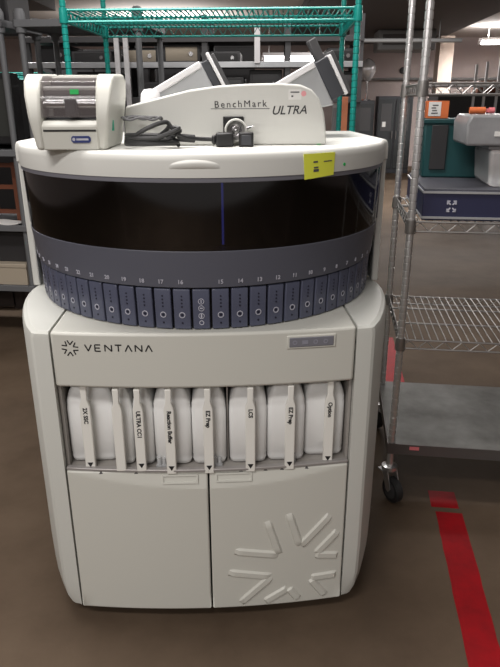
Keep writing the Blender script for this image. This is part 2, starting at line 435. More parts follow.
for i in range(1, 16):
    for s in (1, -1):
        d = d0 if first else copy_tree(d0, mach)
        first = False
        d.rotation_euler.z = s*i*PITCH + OFF
        num = (16 - i) if s > 0 else (15 + i)
        text('number_mark', str(num), 0.0145, mark, band, (0, CY, 0), (0, 0, s*i*PITCH + OFF), depth=0.0006,
             warp=lambda c: Vector((c.x, -0.5163 - c.z - (c.y)*0.11, 1.0385 + c.y)), bold=0.0003)
# ------------------------------------------------ upper frame and lid
for s in (-1, 1):
    mb = MB(); mb.box(*(sorted((s*0.519, s*0.540))), 0.452, 0.98, 0.9125, 1.30); mb.build('frame_cheek', white, mach, bevel=0.004)
mb = MB(); mb.box(-0.519, 0.519, 0.90, 0.98, 0.9125, 1.30); mb.build('back_panel', white, mach)
RL = 0.5345
pts = [(RL*math.sin(a), CY-RL*math.cos(a)) for a in [rad(-80 + 160*i/60) for i in range(61)]]
pts = [(-0.541, 0.985), (-0.541, 0.448)] + pts + [(0.541, 0.448), (0.541, 0.985)]
lay = [(1.2862, 0.0), (1.322, 0.0), (1.334, 0.002), (1.340, 0.006), (1.342, 0.012)]
mb = MB(); rings = []
for z, ins in lay:
    rr = []
    for x, y in pts:
        c = Vector((0, 0.62)); v = Vector((x, y)) - c
        k = (v.length - ins)/v.length
        p = c + v*k; rr.append(mb.bm.verts.new((p.x, p.y, z)))
    rings.append(rr)
n = len(pts)
for A, B in zip(rings, rings[1:]):
    for k in range(n): mb.bm.faces.new((A[k], A[(k+1) % n], B[(k+1) % n], B[k]))
mb.bm.faces.new(rings[0]); mb.bm.faces.new(rings[-1])
lid = mb.build('lid', white, mach, sharp=50)
# shallow finger scoop at the middle of the lid front
mb = MB(); a0, a1 = rad(-7.2), rad(5.0)
mb.slab(lambda u, v: arc(RL+0.0045*math.sin(PI*u)**0.5*math.sin(PI*v)**0.7, a0+(a1-a0)*u, 1.306+0.020*v*(0.35+0.65*math.sin(PI*u)**0.5)), lambda u, v: arc(RL-0.004, a0+(a1-a0)*u, 1.306+0.020*v*(0.35+0.65*math.sin(PI*u)**0.5)), 24, 6)
mb.build('finger_grip', white, lid)
# yellow paper label and dots stuck to the lid front
def patch(name, m, corners, R, parent, n=10, t=0.0006):
    (a0, z0), (a1, z1), (a2, z2), (a3, z3) = corners     # bl, br, tr, tl (degrees)
    def P(u, v, r):
        a = (a0*(1-u)+a1*u)*(1-v) + (a3*(1-u)+a2*u)*v; z = (z0*(1-u)+z1*u)*(1-v) + (z3*(1-u)+z2*u)*v
        return arc(r, rad(a), z)
    mb = MB(); mb.slab(lambda u, v: P(u, v, R+t), lambda u, v: P(u, v, R), n, 4)
    return mb.build(name, m, parent)
YL = patch('paper_label', yellow, [(YA[0], YA[1]) for YA in ((27.2, 1.2740), (36.9, 1.2800), (37.2, 1.3330), (26.8, 1.3325))], RL+0.0008, lid)
tag(YL, 'yellow paper label')
for c in (((29.9, 1.2905), (31.6, 1.291), (31.6, 1.297), (29.9, 1.2965)), ((30.0, 1.2985), (31.4, 1.299), (31.4, 1.3025), (30.0, 1.302)), ((29.8, 1.311), (31.2, 1.3115), (31.2, 1.3155), (29.8, 1.315)), ((33.2, 1.312), (36.0, 1.3125), (36.0, 1.315), (33.2, 1.3145))):
    patch('ink_mark', inkg, c, RL+0.0016, YL, 3)
mb = MB(); M = Matrix.Translation(arc(RL, rad(41.2), 1.302)) @ Matrix.Rotation(rad(41.2), 4, 'Z') @ Matrix.Rotation(PI/2, 4, 'X'); mb.lathe([(0.004, -0.001), (0.004, 0.001)], 14, M); tag(mb.build('dot_sticker', greens, lid), 'small green dot sticker')
mb = MB(); mb.lathe([(0.005, 0), (0.005, 0.0008)], 14, Matrix.Translation((0.30, 0.215, 1.3418))); tag(mb.build('dot_sticker', greens, lid), 'small green dot sticker')
# ------------------------------------------------ name hump on the deck
HY = 0.215
hump = [(-0.212, 1.3425), (-0.200, 1.433), (-0.150, 1.446), (-0.095, 1.459), (-0.030, 1.474), (0.045, 1.484), (0.125, 1.4885), (0.205, 1.490), (0.262, 1.486), (0.292, 1.474), (0.312, 1.452), (0.326, 1.418), (0.333, 1.380), (0.336, 1.3425)]
hump = [((x-0.126)*0.942+0.122, 1.3425 if z < 1.343 else 1.45+(z-1.45)*0.942+0.002) for x, z in hump]
mb = MB(); mb.prism(hump, HY, HY+0.16, 'y')
hp = mb.build('name_hump', white, mach, bevel=0.005, seg=3)
text('model_name', 'BenchMark', 0.0228, inkd, hp, (0.100, HY-0.0006, 1.4405), (PI/2, rad(-1.2), 0), space=1.30, bold=0.0)
mb = MB(); mb.box(0.026, 0.173, HY-0.0010, HY+0.001, 1.4295, 1.4308); mb.build('underline', inkg, hp)
text('model_name', 'ULTRA', 0.0290, inkd, hp, (0.222, HY-0.0006, 1.4255), (PI/2, rad(-1.2), 0), shear=0.28, bold=0.0002)
mb = MB(); mb.box(0.220, 0.252, HY-0.0008, HY+0.001, 1.451, 1.475); st = tag(mb.build('paper_sticker', paper, hp), 'small white sticker')
mb = MB(); mb.box(0.225, 0.247, HY-0.0013, HY, 1.467, 1.470); mb.box(0.227, 0.232, HY-0.0013, HY, 1.457, 1.461); mb.build('ink_mark', inkg, st)
mb = MB(); mb.lathe([(0.0065, -0.001), (0.0065, 0.0010)], 16, Matrix.Translation((0.258, HY, 1.465)) @ Matrix.Rotation(PI/2, 4, 'X')); tag(mb.build('dot_sticker', pinks, hp), 'round pink sticker')
# round connector on the hump
cn = MB(); cn.box(0.056, 0.108, HY-0.006, HY+0.002, 1.360, 1.412); cn = cn.build('socket_plate', blackp, mach, bevel=0.002)
cx, cz = 0.088, 1.379
Mx = Matrix.Translation((cx, HY-0.006, cz)) @ Matrix.Rotation(PI/2, 4, 'X')
mb = MB(); mb.lathe([(0.0225, 0.0), (0.0285, 0.0), (0.0285, 0.012), (0.027, 0.016), (0.0240, 0.016), (0.0225, 0.012), (0.0225, 0.0)], 32, Mx); mb.build('socket_ring', white, cn)
mb = MB(); mb.lathe([(0.0223, -0.002), (0.0223, 0.004), (0.015, 0.009), (0.010, 0.006), (0.004, 0.013), (0.001, 0.014)], 24, Mx); mb.build('socket_cap', steel, cn)
mb = MB(); mb.cyl((cx+0.026, HY-0.016, cz+0.006), (cx+0.044, HY-0.016, cz+0.010), 0.0035, 8); mb.build('latch_lever', steel, cn)

# ------------------------------------------------------------------ reagent jugs in the bay
def wpt(x, y, z=0):  # instrument frame -> room
    c, s = math.cos(YAW), math.sin(YAW)
    return (O[0] + c*x - s*y, O[1] + s*x + c*y, z)
def jug(x0, x1, hx, words, label, wide, notch=False):
    w = x1 - x0; cx = (x0+x1)/2; yb = yf(cx) + 0.036 + (0.012 if abs(cx) > 0.28 else 0)
    t = thing('reagent_jug', label, 'jug', wpt(cx, yb, 0.5131), YAW, 'reagent jugs in the open bay')
    d = 0.17; r = min(0.015, w*0.25); H = 0.262; mb = MB()
    def rr(w2, d2, r2, z):
        out = []
        for (sx, sy, a0) in ((1, -1, -90), (1, 1, 0), (-1, 1, 90), (-1, -1, 180)):
            for k in range(5):
                a = rad(a0 + 22.5*k); out.append((sx*(w2-r2) + r2*math.cos(a), d/2 + sy*(d2-r2) + r2*math.sin(a), z))
        return out
    lay = [(0.0, -0.012), (0.006, -0.004), (0.018, 0), (0.030, -0.0012), (0.032, 0), (0.168, 0), (0.170, -0.0014), (0.184, -0.001), (0.198, -0.004), (0.212, -0.009), (0.226, -0.017), (0.236, -0.022)]
    rings = []
    for z, o in lay:
        o2 = max(o, -w*0.28)
        rings.append([mb.bm.verts.new(p) for p in rr(w/2+o2, d/2+o, max(0.004, r+o2*0.4), z)])
    n = len(rings[0])
    for A, B in zip(rings, rings[1:]):
        for k in range(n): mb.bm.faces.new((A[k], A[(k+1) % n], B[(k+1) % n], B[k]))
    mb.bm.faces.new(rings[0]); mb.bm.faces.new(rings[-1])
    mb.build('bottle', jugm, t, sharp=55)
    # the flat grab strip in front
    hw = wide/2; hx -= cx
    mb = MB(); y1 = -0.016; zb = -0.006 if not notch else 0.002
    zt = 0.207
    mb.prism([(hx-hw, zb), (hx+hw, zb), (hx+hw, zt-0.02), (hx+hw*0.55, zt), (hx+hw*0.62, zt+0.038), (hx-hw*0.62, zt+0.038), (hx-hw*0.55, zt), (hx-hw, zt-0.02)], y1-0.016, y1-0.004, 'y')
    h = mb.build('grab_strip', strip, t, bevel=0.0022)
    MB().box(hx-hw*0.5, hx+hw*0.5, y1-0.005, 0.004, 0.05, 0.075).build('strip_bracket', strip, t); MB().box(hx-hw*0.5, hx+hw*0.5, y1-0.005, 0.012, 0.172, 0.190).build('strip_bracket', strip, t)
    if words:
        text('strip_lettering', words, 0.0152, ink, h, (hx, y1-0.0164, 0.184), (PI/2, PI/2, 0), bold=0.0005, depth=0.0004, align='LEFT')
        mb = MB(); z = zb + 0.019; mb.prism([(hx-0.0078, z+0.006), (hx+0.0078, z+0.006), (hx, z-0.008)], y1-0.0168, y1-0.015, 'y'); mb.build('arrow_mark', ink, h)
    return t
jug(-0.377, -0.2505, -0.319, '2X SSC', 'milky reagent jug with strip marked 2X SSC, leftmost in the bay', 0.027)
jug(-0.2490, -0.1995, -0.233, '', 'slim milky reagent jug with a nearly blank white grab strip', 0.026, True)
jug(-0.1980, -0.1445, -0.178, 'ULTRA CC1', 'slim milky reagent jug with strip marked ULTRA CC1', 0.026, True)
jug(-0.1430, -0.0435, -0.098, 'Reaction Buffer', 'milky reagent jug with strip marked Reaction Buffer', 0.026)
jug(-0.0420, 0.0500, 0.003, 'EZ Prep', 'milky reagent jug with strip marked EZ Prep, left of the bay divider', 0.026)
jug(0.0585, 0.1600, 0.114, 'LCS', 'milky reagent jug with strip marked LCS, right of the bay divider', 0.026)
jug(0.1615, 0.2635, 0.220, 'EZ Prep', 'milky reagent jug marked EZ Prep standing between the LCS and Option jugs', 0.026)
jug(0.2650, 0.3750, 0.328, 'Option', 'milky reagent jug with strip marked Option, rightmost in the bay', 0.026)

# ------------------------------------------------------------------ label printer on the deck
pr = thing('label_printer', 'cream desktop label printer with smoky window standing on the instrument lid', 'printer', wpt(-0.297, 0.078, 1.342), YAW + rad(-1.0))
W2 = 0.099
side = [(0.004, 0.0), (0.0, 0.052), (0.0, 0.070), (0.012, 0.112), (0.030, 0.142), (0.055, 0.154), (0.19, 0.158), (0.222, 0.146), (0.232, 0.11), (0.232, 0.0)]
for s in (-1, 1):
    mb = MB()
    a, b = (-W2, -W2+0.036) if s < 0 else (W2-0.036, W2)
    mb.prism(side, a, b, 'x')
    for v in mb.bm.verts:                                   # lean the outer face outwards towards the top
        if abs(abs(v.co.x) - W2) < 1e-5: v.co.x += s*(0.022*min(1, v.co.z/0.12) - 0.0175)
    mb.build('side_cheek', cream, pr, bevel=0.007, seg=3)
mb = MB(); mb.prism([(0.0045, 0.0), (0.001, 0.050), (0.012, 0.060), (0.05, 0.062), (0.232, 0.062), (0.232, 0.0)], -W2+0.034, W2-0.034, 'x')
lo = mb.build('lower_body', cream, pr, bevel=0.003)
mb = MB(); mb.prism([(0.16, 0.06), (0.15, 0.10), (0.13, 0.150), (0.19, 0.1565), (0.222, 0.146), (0.231, 0.11), (0.231, 0.06)], -W2+0.035, W2-0.035, 'x'); mb.build('rear_cover', cream, pr, bevel=0.004)
mb = MB(); mb.box(-W2+0.036, W2-0.036, 0.045, 0.16, 0.0622, 0.068); mb.box(-W2+0.036, W2-0.036, 0.115, 0.13, 0.0622, 0.14); mb.build('inner_bay', charcoal, pr)
mb = MB(); mb.cyl((-W2+0.036, 0.034, 0.094), (W2-0.036, 0.034, 0.094), 0.010, 16); mb.build('platen_bar', steel, pr)
mb = MB(); mb.cyl((-W2+0.036, 0.060, 0.112), (W2-0.036, 0.060, 0.112), 0.020, 20); mb.build('label_roll', charcoal, pr)
mb = MB(); mb.cyl((-W2+0.036, 0.046, 0.1245), (W2-0.036, 0.046, 0.1245), 0.005, 12); mb.build('tension_bar', paper, pr)
mb = MB(); mb.box(-0.010, 0.016, 0.014, 0.05, 0.069, 0.105); mb.build('sensor_block', charcoal, pr, bevel=0.003)
pts_w = [(0.003, 0.068), (0.0135, 0.108), (0.030, 0.138), (0.054, 0.1505), (0.128, 0.1535)]
mb = MB(); nn = len(pts_w)-1
def wv(v, off):
    k = v*nn; i = min(int(k), nn-1); f = k-i
    y = pts_w[i][0]*(1-f)+pts_w[i+1][0]*f; z = pts_w[i][1]*(1-f)+pts_w[i+1][1]*f
    return (y+off, z-off*0.5)
mb.slab(lambda u, v: Vector((-W2+0.036+(2*W2-0.072)*u, *wv(v, 0))), lambda u, v: Vector((-W2+0.036+(2*W2-0.072)*u, *wv(v, 0.002))), 2, 16)
win = mb.build('smoky_window', smoke, pr)
mb = MB(); mb.box(-W2+0.038, W2-0.038, 0.0005, 0.02, 0.0385, 0.0425); mb.build('paper_slot', gap, pr)
mb = MB(); mb.prism([(0.002, 0.019), (0.006, 0.0155), (0.043, 0.0155), (0.047, 0.019), (0.047, 0.026), (0.043, 0.0295), (0.006, 0.0295), (0.002, 0.026)], 0.0005, 0.01, 'y'); bd = mb.build('badge', navyb, pr)
mb = MB(); mb.box(0.014, 0.042, -0.0002, 0.002, 0.0205, 0.0245); mb.lathe([(0.0035, 0), (0.0035, 0.0006)], 12, Matrix.Translation((0.008, 0.0005, 0.0225)) @ Matrix.Rotation(PI/2, 4, 'X')); mb.build('badge_marking', mark, bd)
mb = MB(); mb.box(0.006, 0.026, 0.0138, 0.0156, 0.113, 0.123); tag(mb.build('sticker', greens, win), 'bright green sticker')
mb = MB(); mb.box(W2-0.0115, W2-0.0065, 0.055, 0.066, 0.038, 0.060); tag(mb.build('sticker', greend, pr), 'green sticker')

pr.scale = (0.985, 1, 1.075)
# ------------------------------------------------------------------ cables on the deck
def loop_pts(cx, cy, rx, ry, z, n=40, ph=0, turns=1.0, dz=0):
    return [(cx+rx*math.cos(ph+2*PI*turns*k/n), cy+ry*math.sin(ph+2*PI*turns*k/n), z+dz*k/n+0.003*math.sin(5*2*PI*k/n)) for k in range(n+1)]
cab = thing('coiled_cable', 'coiled black power cable with a moulded plug lying beside the printer on the lid', 'cable', wpt(-0.115, 0.135, 1.342), YAW)
mb = MB()
pth = []
for t_, (rx, ry, ox) in enumerate(((0.062, 0.040, 0), (0.056, 0.036, -0.006), (0.064, 0.042, 0.004), (0.050, 0.034, -0.010))):
    pth += [(ox+rx*math.cos(2*PI*k/36), 0.0+ry*math.sin(2*PI*k/36), 0.0070+0.0066*t_+0.0066*k/36+max(0.0, math.sin(2*PI*k/36+0.7*t_))*(0.006+0.007*t_)) for k in range(36)]
pth += [(0.06, -0.015, 0.032), (0.085, 0.01, 0.022), (0.115, 0.028, 0.019), (0.135, 0.033, 0.018), (0.155, 0.033, 0.017)]
mb.tube(pth, 0.0052, 8); mb.build('cord', rubber, cab)
mb = MB(); mb.cyl((0.062, 0.006, 0.024), (0.10, 0.022, 0.020), 0.0095, 12); mb.build('strain_sleeve', rubber, cab)
mb = MB(); mb.box(0.152, 0.196, 0.014, 0.052, 0.0005, 0.034); mb.box(0.142, 0.154, 0.024, 0.044, 0.006, 0.028); mb.build('plug', blackp, cab, bevel=0.005)
gc = MB(); gc.tube([(p[0], p[1], p[2]) for p in loop_pts(0, 0, 0.046, 0.026, 0.068, 36, 0.6, 1.0)] + [(0.02, 0.045, 0.070), (-0.03, 0.060, 0.072), (-0.06, 0.066, 0.068)], 0.0028, 6)
gco = gc.build('data_cable', inkg, None); gco.location = wpt(-0.135, 0.13, 1.342); gco.rotation_euler.z = YAW
tag(gco, 'thin grey data cable looped on top of the coiled power cable', 'cable')
pg = thing('power_plug', 'square black plug block on the lid in front of the round connector', 'plug', wpt(0.112, 0.172, 1.342), YAW)
mb = MB(); mb.box(-0.018, 0.018, -0.018, 0.014, 0.0002, 0.034); mb.build('plug_body', blackp, pg, bevel=0.003)
mb = MB(); mb.box(-0.012, 0.012, -0.0195, -0.017, 0.005, 0.028); mb.build('plug_face', charcoal, pg, bevel=0.001)

# ------------------------------------------------------------------ tilted silver hoods behind the hump
def hood(label, x, y, extra=False):
    t = thing('instrument_hood', label, 'instrument', wpt(x, y, 1.342), YAW, 'silver hoods behind the hump')
    M = Matrix.Translation((0, 0, 0.2185)) @ Matrix.Rotation(rad(-28.5), 4, 'Y')
    bw = 0.030 if extra else 0.012
    # local: x runs down the hood to the left, top edge at z=0, right end at x=0
    mb = MB()
    def sect(x, zt, zb, ya, yb): return [(x, ya, zb), (x, yb, zb), (x, yb, zt), (x, ya, zt)]
    A = sect(-0.172, -0.004, -0.085, 0.012, 0.165); B = sect(-0.012, 0.0, -0.135, 0.0, 0.18)
    mb._add(A+B, [(3,2,1,0), (4,5,6,7), (0,1,5,4), (1,2,6,5), (2,3,7,6), (3,0,4,7)], M); mb.build('hood_body', silver, t, bevel=0.004)
    mb = MB(); mb.box(-0.172, -0.014, -0.006, 0.03, -0.016, 0.003, M); mb.build('top_rail', whitem, t, bevel=0.003)
    mb = MB(); mb.box(-0.012, bw, 0.004, 0.176, -0.122 if extra else -0.140, -0.004, M); mb.build('end_band', charcoal, t, bevel=0.003)
    mb = MB(); mb.box(bw, bw+0.010, -0.004, 0.185, -0.126 if extra else -0.150, 0.012 if not extra else -0.004, M); mb.build('end_plate', whitem, t, bevel=0.003)
    mb = MB(); mb.box(bw+0.010, bw+0.022, 0.004, 0.178, -0.122 if extra else -0.146, 0.002, M); mb.build('end_cap', equipg, t, bevel=0.002)
    mb = MB(); mb.box(-0.10, 0.0, 0.03, 0.15, 0.0, 0.11); mb.build('pedestal', charcoal, t)
    if extra:
        mb = MB(); mb.box(0.004, 0.030, 0.05, 0.10, -0.03, 0.058, M); mb.build('bracket', equipg, t, bevel=0.003)
    else:
        mb = MB(); mb.lathe([(0.001, 0.085), (0.018, 0.083), (0.027, 0.072), (0.03, 0.05), (0.03, 0.0)], 20, Matrix.Translation((-0.155, -0.035, 0.055))); mb.build('white_cap', whitem, t)
        mb = MB(); mb.box(-0.185, -0.125, -0.065, -0.005, 0.0, 0.055); mb.build('cap_foot', charcoal, t)
    return t
hood('tilted silver hood with white end plate behind the left half of the white hump', 0.004, 0.53)
hood('tilted silver hood with upright grey bracket rising behind the right end of the white hump', 0.336, 0.53, True)

# ------------------------------------------------------------------ wire shelving
def ridged_post(x, y, z0, z1, r, step=0.0254):
    prof = []; z = z0
    while z < z1 - step:
        prof += [(r, z), (r, z+step*0.80), (r*0.86, z+step*0.84), (r*0.86, z+step*0.96)]; z += step
    prof += [(r, z), (r, z1)]
    return MB().lathe(prof, 12, Matrix.Translation((x, y, 0)))
def wire_shelf(mb, w, d, z, gapw=0.026, r=0.0022, trim=0.0034, h=0.032, zig=0.060, sides=True):
    # top rails, lower rails, snake wire between, deck wires front to back
    c = [(0, 0), (w, 0), (w, d), (0, d)]
    for k in range(4):
        (xa, ya), (xb, yb) = c[k], c[(k+1) % 4]
        mb.tube([(xa, ya, z), (xb, yb, z)], trim, 8); mb.tube([(xa, ya, z-h), (xb, yb, z-h)], trim, 8)
        L = math.hypot(xb-xa, yb-ya); n = max(2, round(L/zig)*2); pp = []
        for i in range(n+1):
            f = i/n; pp.append((xa+(xb-xa)*f, ya+(yb-ya)*f, z-0.002 if i % 2 else z-h+0.002))
        mb.tube(pp, r*0.95, 6)
    n = int(w/gapw)
    for i in range(1, n):
        x = w*i/n; mb.tube([(x, 0, z+r), (x, d, z+r)], r, 5)
    for f in (0.36, 0.70):
        mb.tube([(0, d*f, z-0.003), (w, d*f, z-0.003)], trim, 6)
    for (x, y) in c: mb.lathe([(0.0175, z-h-0.006), (0.0185, z-h), (0.0165, z+0.008)], 14, Matrix.Translation((x, y, 0)))
    return mb

# chrome rack at the right
rk = thing('wire_rack', 'chrome wire rack on casters with solid galvanised bottom shelf at right', 'shelving', (0.533, 2.06, 0), rad(-7.6))
RW, RD = 1.20, 0.53
for (x, y) in ((0, 0), (RW, 0), (RW, RD), (0, RD)):
    ridged_post(x, y, 0.15, 1.93, 0.0127).build('post', chrome, rk, sharp=25)
for z in (1.497, 1.072, 0.655):
    wire_shelf(MB(), RW, RD, z).build('wire_shelf', chromed, rk)
mb = MB(); mb.box(-0.012, RW+0.012, -0.012, RD+0.012, 0.236, 0.243)
sh = mb.build('solid_shelf', galv, rk, bevel=0.002)
mb = MB(); mb.box(-0.016, RW+0.016, -0.016, -0.011, 0.200, 0.243); mb.box(-0.016, RW+0.016, RD+0.011, RD+0.016, 0.200, 0.243); mb.box(-0.016, -0.011, -0.011, RD+0.011, 0.200, 0.243); mb.box(RW+0.011, RW+0.016, -0.011, RD+0.011, 0.200, 0.243)
mb.build('shelf_flange', flange, sh)
mb = MB(); mb.box(0.065, 0.100, -0.0168, -0.015, 0.222, 0.236); tag(mb.build('red_mark', pinkm, sh), 'red mark on the flange')
def caster(x, y, a):
    mb = MB(); M = Matrix.Translation((x, y, 0)) @ Matrix.Rotation(a, 4, 'Z')
    mb.lathe([(0.010, 0.125), (0.030, 0.128), (0.030, 0.142), (0.014, 0.146), (0.012, 0.20)], 16, M)
    for s in (-1, 1): mb.prism([(-0.018, 0.128), (0.018, 0.128), (0.042, 0.062), (0.030, 0.045), (0.016, 0.05)], s*0.021-0.0015, s*0.021+0.0015, 'y', M)
    mb.box(-0.045, -0.012, -0.020, 0.020, 0.108, 0.113, M)
    c = mb.build('caster', chrome, rk, sharp=30)
    mb = MB(); W = M @ Matrix.Translation((0.030, 0, 0.0505)) @ Matrix.Rotation(PI/2, 4, 'X')
    mb.lathe([(0.034, -0.0155), (0.044, -0.016), (0.050, -0.011), (0.0502, 0.0), (0.050, 0.011), (0.044, 0.016), (0.034, 0.0155)], 28, W); mb.build('wheel', rubber, c)
    mb = MB(); mb.lathe([(0.012, -0.0175), (0.033, -0.0165), (0.033, 0.0165), (0.012, 0.0175)], 20, W); mb.build('wheel_hub', equipg, c)
for x, y, a in ((0.0, 0.0, rad(-58)), (RW, 0, rad(200)), (RW, RD, rad(30)), (0.0, RD, rad(120))): caster(x, y, a)

def rloc(x, y, z):
    a = rad(-7.6); return (0.533 + x*math.cos(a) - y*math.sin(a), 2.06 + x*math.sin(a) + y*math.cos(a), z)
RZ = rad(-7.6)
ZS = 1.0765
cs = thing('flat_case', 'long flat navy case with pale edge trim on the chrome rack shelf', 'case', rloc(0.034, 0.0, ZS), RZ)
mb = MB(); mb.box(0, 1.10, 0.012, 0.50, 0.0002, 0.095); mb.build('case_body', navy, cs, bevel=0.003)
mb = MB(); mb.box(0.004, 1.096, 0.016, 0.496, 0.095, 0.101); mb.build('case_top', navytop, cs)
mb = MB()
for z in (0.006, 0.088): mb.box(0.0, 1.10, 0.0085, 0.0125, z, z+0.007)
mb.box(-0.003, 0.0005, 0.0125, 0.50, 0.088, 0.095); mb.box(-0.003, 0.0005, 0.0125, 0.50, 0.006, 0.013)
mb.build('edge_trim', silver, cs)
mb = MB(); ex, ez = 0.092, 0.047
for sx in (-1, 1):
    for sz in (-1, 1):
        M = Matrix.Translation((ex+sx*0.0085, 0.0115, ez+sz*0.0105)) @ Matrix.Rotation(rad(45*sx*sz*-1), 4, 'Y')
        mb.box(-0.0075, 0.0075, -0.001, 0.001, -0.0022, 0.0022, M)
        mb.box(ex+sx*0.013-0.0022, ex+sx*0.013+0.0022, 0.0105, 0.0125, ez+sz*0.012-0.006, ez+sz*0.012+0.004)
        mb.box(ex+sx*0.010-0.005, ex+sx*0.010+0.005, 0.0105, 0.0125, ez+sz*0.0165-0.002, ez+sz*0.0165+0.002)
mb.build('case_emblem', mark, cs)
ZT = ZS + 0.101
cr = thing('teal_crate', 'teal plastic crate standing on the navy case under the top wire shelf', 'crate', rloc(0.060, 0.345, ZT), RZ)
mb = MB(); mb.prism([(0.006, 0.0002), (0.244, 0.0002), (0.25, 0.20), (0.0, 0.20)], 0.0, 0.148, 'y'); mb.build('crate_body', tealpl, cr, bevel=0.006)
mb = MB(); mb.box(-0.004, 0.254, -0.005, 0.152, 0.190, 0.208); mb.build('crate_rim', tealpl, cr, bevel=0.004)
mb = MB(); mb.box(0.028, 0.085, -0.0065, 0.001, 0.03, 0.186); mb.build('dark_panel', equip, cr, bevel=0.002)
ob = thing('orange_carton', 'small orange carton with pale front label on the teal crate', 'carton', rloc(0.066, 0.37, ZT+0.2085), RZ)
mb = MB(); mb.box(0, 0.078, 0, 0.06, 0.0002, 0.060); mb.build('carton_body', orange, ob, bevel=0.001)
mb = MB(); mb.box(0.006, 0.050, -0.0012, 0.001, 0.008, 0.057); cl = mb.build('carton_label', paper, ob)
mb = MB()
for k in range(4): mb.box(0.016+0.003*(k % 2), 0.040-0.004*(k % 3), -0.0018, 0, 0.016+0.009*k, 0.020+0.009*k)
mb.build('ink_mark', inkg, cl)
ct = thing('clear_container', 'clear plastic container standing on the navy case at the right edge', 'container', rloc(0.240, 0.085, ZT), RZ)
mb = MB(); mb.prism([(0.012, 0.0002), (0.30, 0.0002), (0.312, 0.120), (0.0, 0.120)], 0, 0.25, 'y'); mb.build('container_body', clearp, ct, bevel=0.014, seg=3)
mb = MB(); mb.box(-0.005, 0.317, -0.005, 0.255, 0.120, 0.132); mb.build('container_lid', greybox, ct, bevel=0.004)
mb = MB(); mb.box(0.07, 0.20, -0.004, 0.02, 0.02, 0.09); mb.build('front_latch', clearp, ct, bevel=0.006)
gb = thing('grey_box', 'glossy grey plastic box on top of the clear container', 'box', rloc(0.155, 0.06, ZT+0.1322), RZ)
mb = MB(); mb.prism([(0.004, 0.0002), (0.44, 0.0002), (0.444, 0.07), (0.43, 0.095), (0.012, 0.095), (0.0, 0.07)], 0.0, 0.25, 'y'); mb.build('box_body', greybox, gb, bevel=0.008, seg=3)
mb = MB(); mb.box(0.088, 0.125, -0.002, 0.002, 0.030, 0.045); mb.box(0.140, 0.225, -0.002, 0.002, 0.030, 0.045); mb.build('pale_strip', paper, gb)
mb = MB(); mb.box(0.232, 0.262, -0.004, 0.002, 0.018, 0.055); mb.build('latch', navyb, gb, bevel=0.003)
tl = thing('orange_tool', 'orange handled tool with pink tip lying on the grey box', 'tool', rloc(0.185, 0.20, ZT+0.2274), RZ)
mb = MB(); mb.tube([(0, 0, 0.011), (0.05, 0, 0.011)], 0.0108, 12); mb.build('handle', orange, tl)
mb = MB(); mb.box(0.05, 0.062, -0.006, 0.006, 0.005, 0.017); mb.tube([(0.062, 0, 0.011), (0.08, 0, 0.011)], 0.0095, 12); mb.build('tip', pinkm, tl)

# teal wire shelving behind the instrument
gs = thing('green_wire_shelving', 'teal green wire shelving unit standing behind the instrument', 'shelving', (-0.747, 2.80, 0), rad(-2.6))
GW, GD = 1.178, 0.64
for (x, y) in ((0, 0), (GW, 0), (GW, GD), (0, GD)): ridged_post(x, y, 0, 2.05, 0.0127).build('post', teal, gs, sharp=25)
for z in (1.79, 0.35): wire_shelf(MB(), GW, GD, z, gapw=0.021, r=0.0034, trim=0.0050, h=0.042, zig=0.05).build('wire_shelf', teal, gs)
gs2 = thing('green_wire_shelving', 'second teal wire shelving glimpsed between grey rack posts at far left', 'shelving', (-2.78, 5.5, 0), 0)
for (x, y) in ((0, 0), (1.1, 0), (1.1, 0.5), (0, 0.5)): ridged_post(x, y, 0, 1.675, 0.0127, 0.06).build('post', teal, gs2)
for z in (1.66, 0.5): wire_shelf(MB(), 1.1, 0.5, z, gapw=0.05, trim=0.008).build('wire_shelf', teal, gs2)

# grey plastic racks at the left
def grey_rack(x0, w, y0, label, rz):
    t = thing('plastic_rack', label, 'shelving', (x0, y0, 0), rz, 'grey plastic racks at left')
    for (x, y) in ((0, 0), (w, 0), (w, 0.46), (0, 0.46)):
        mb = MB(); mb.tube([(x, y, 0), (x, y, 1.90)], 0.0175, 12)
        mb.lathe([(0.028, 1.80), (0.030, 1.84), (0.030, 1.90), (0.02, 1.92)], 12, Matrix.Translation((x, y, 0)))
        mb.build('post', greyp, t)
    for z in (1.86, 1.18, 0.74, 0.36):
        mb = MB(); mb.box(-0.02, w+0.02, -0.02, 0.48, z-0.022, z)
        mb.box(-0.03, w+0.03, -0.03, -0.018, z-0.034, z+0.004); mb.box(-0.03, w+0.03, 0.478, 0.49, z-0.034, z+0.004)
        for s in (-0.03, w+0.018): mb.box(s, s+0.012, -0.03, 0.49, z-0.034, z+0.004)
        mb.build('shelf', greyp, t, bevel=0.003)
    return t
LY = 3.9
grey_rack(-2.29, 0.93, LY, 'dark grey plastic rack holding the black monitor at far left', rad(-7))
grey_rack(-1.255, 0.66, LY-0.1, 'dark grey plastic rack standing behind the printer, left of the teal shelving', rad(-7))
def lloc(x, y, z):
    a = rad(-7); return (-2.29 + x*math.cos(a) - y*math.sin(a), LY + x*math.sin(a) + y*math.cos(a), z)
mo = thing('monitor', 'old black monitor standing on the grey rack at left', 'monitor', lloc(0.475, 0.04, 1.1805), rad(-7))
mb = MB(); mb.box(0, 0.46, 0.0, 0.10, 0.03, 0.42); mb.build('bezel', blackp, mo, bevel=0.008)
mb = MB(); mb.box(0.035, 0.425, -0.003, 0.01, 0.075, 0.385); mb.build('screen', screen, mo)
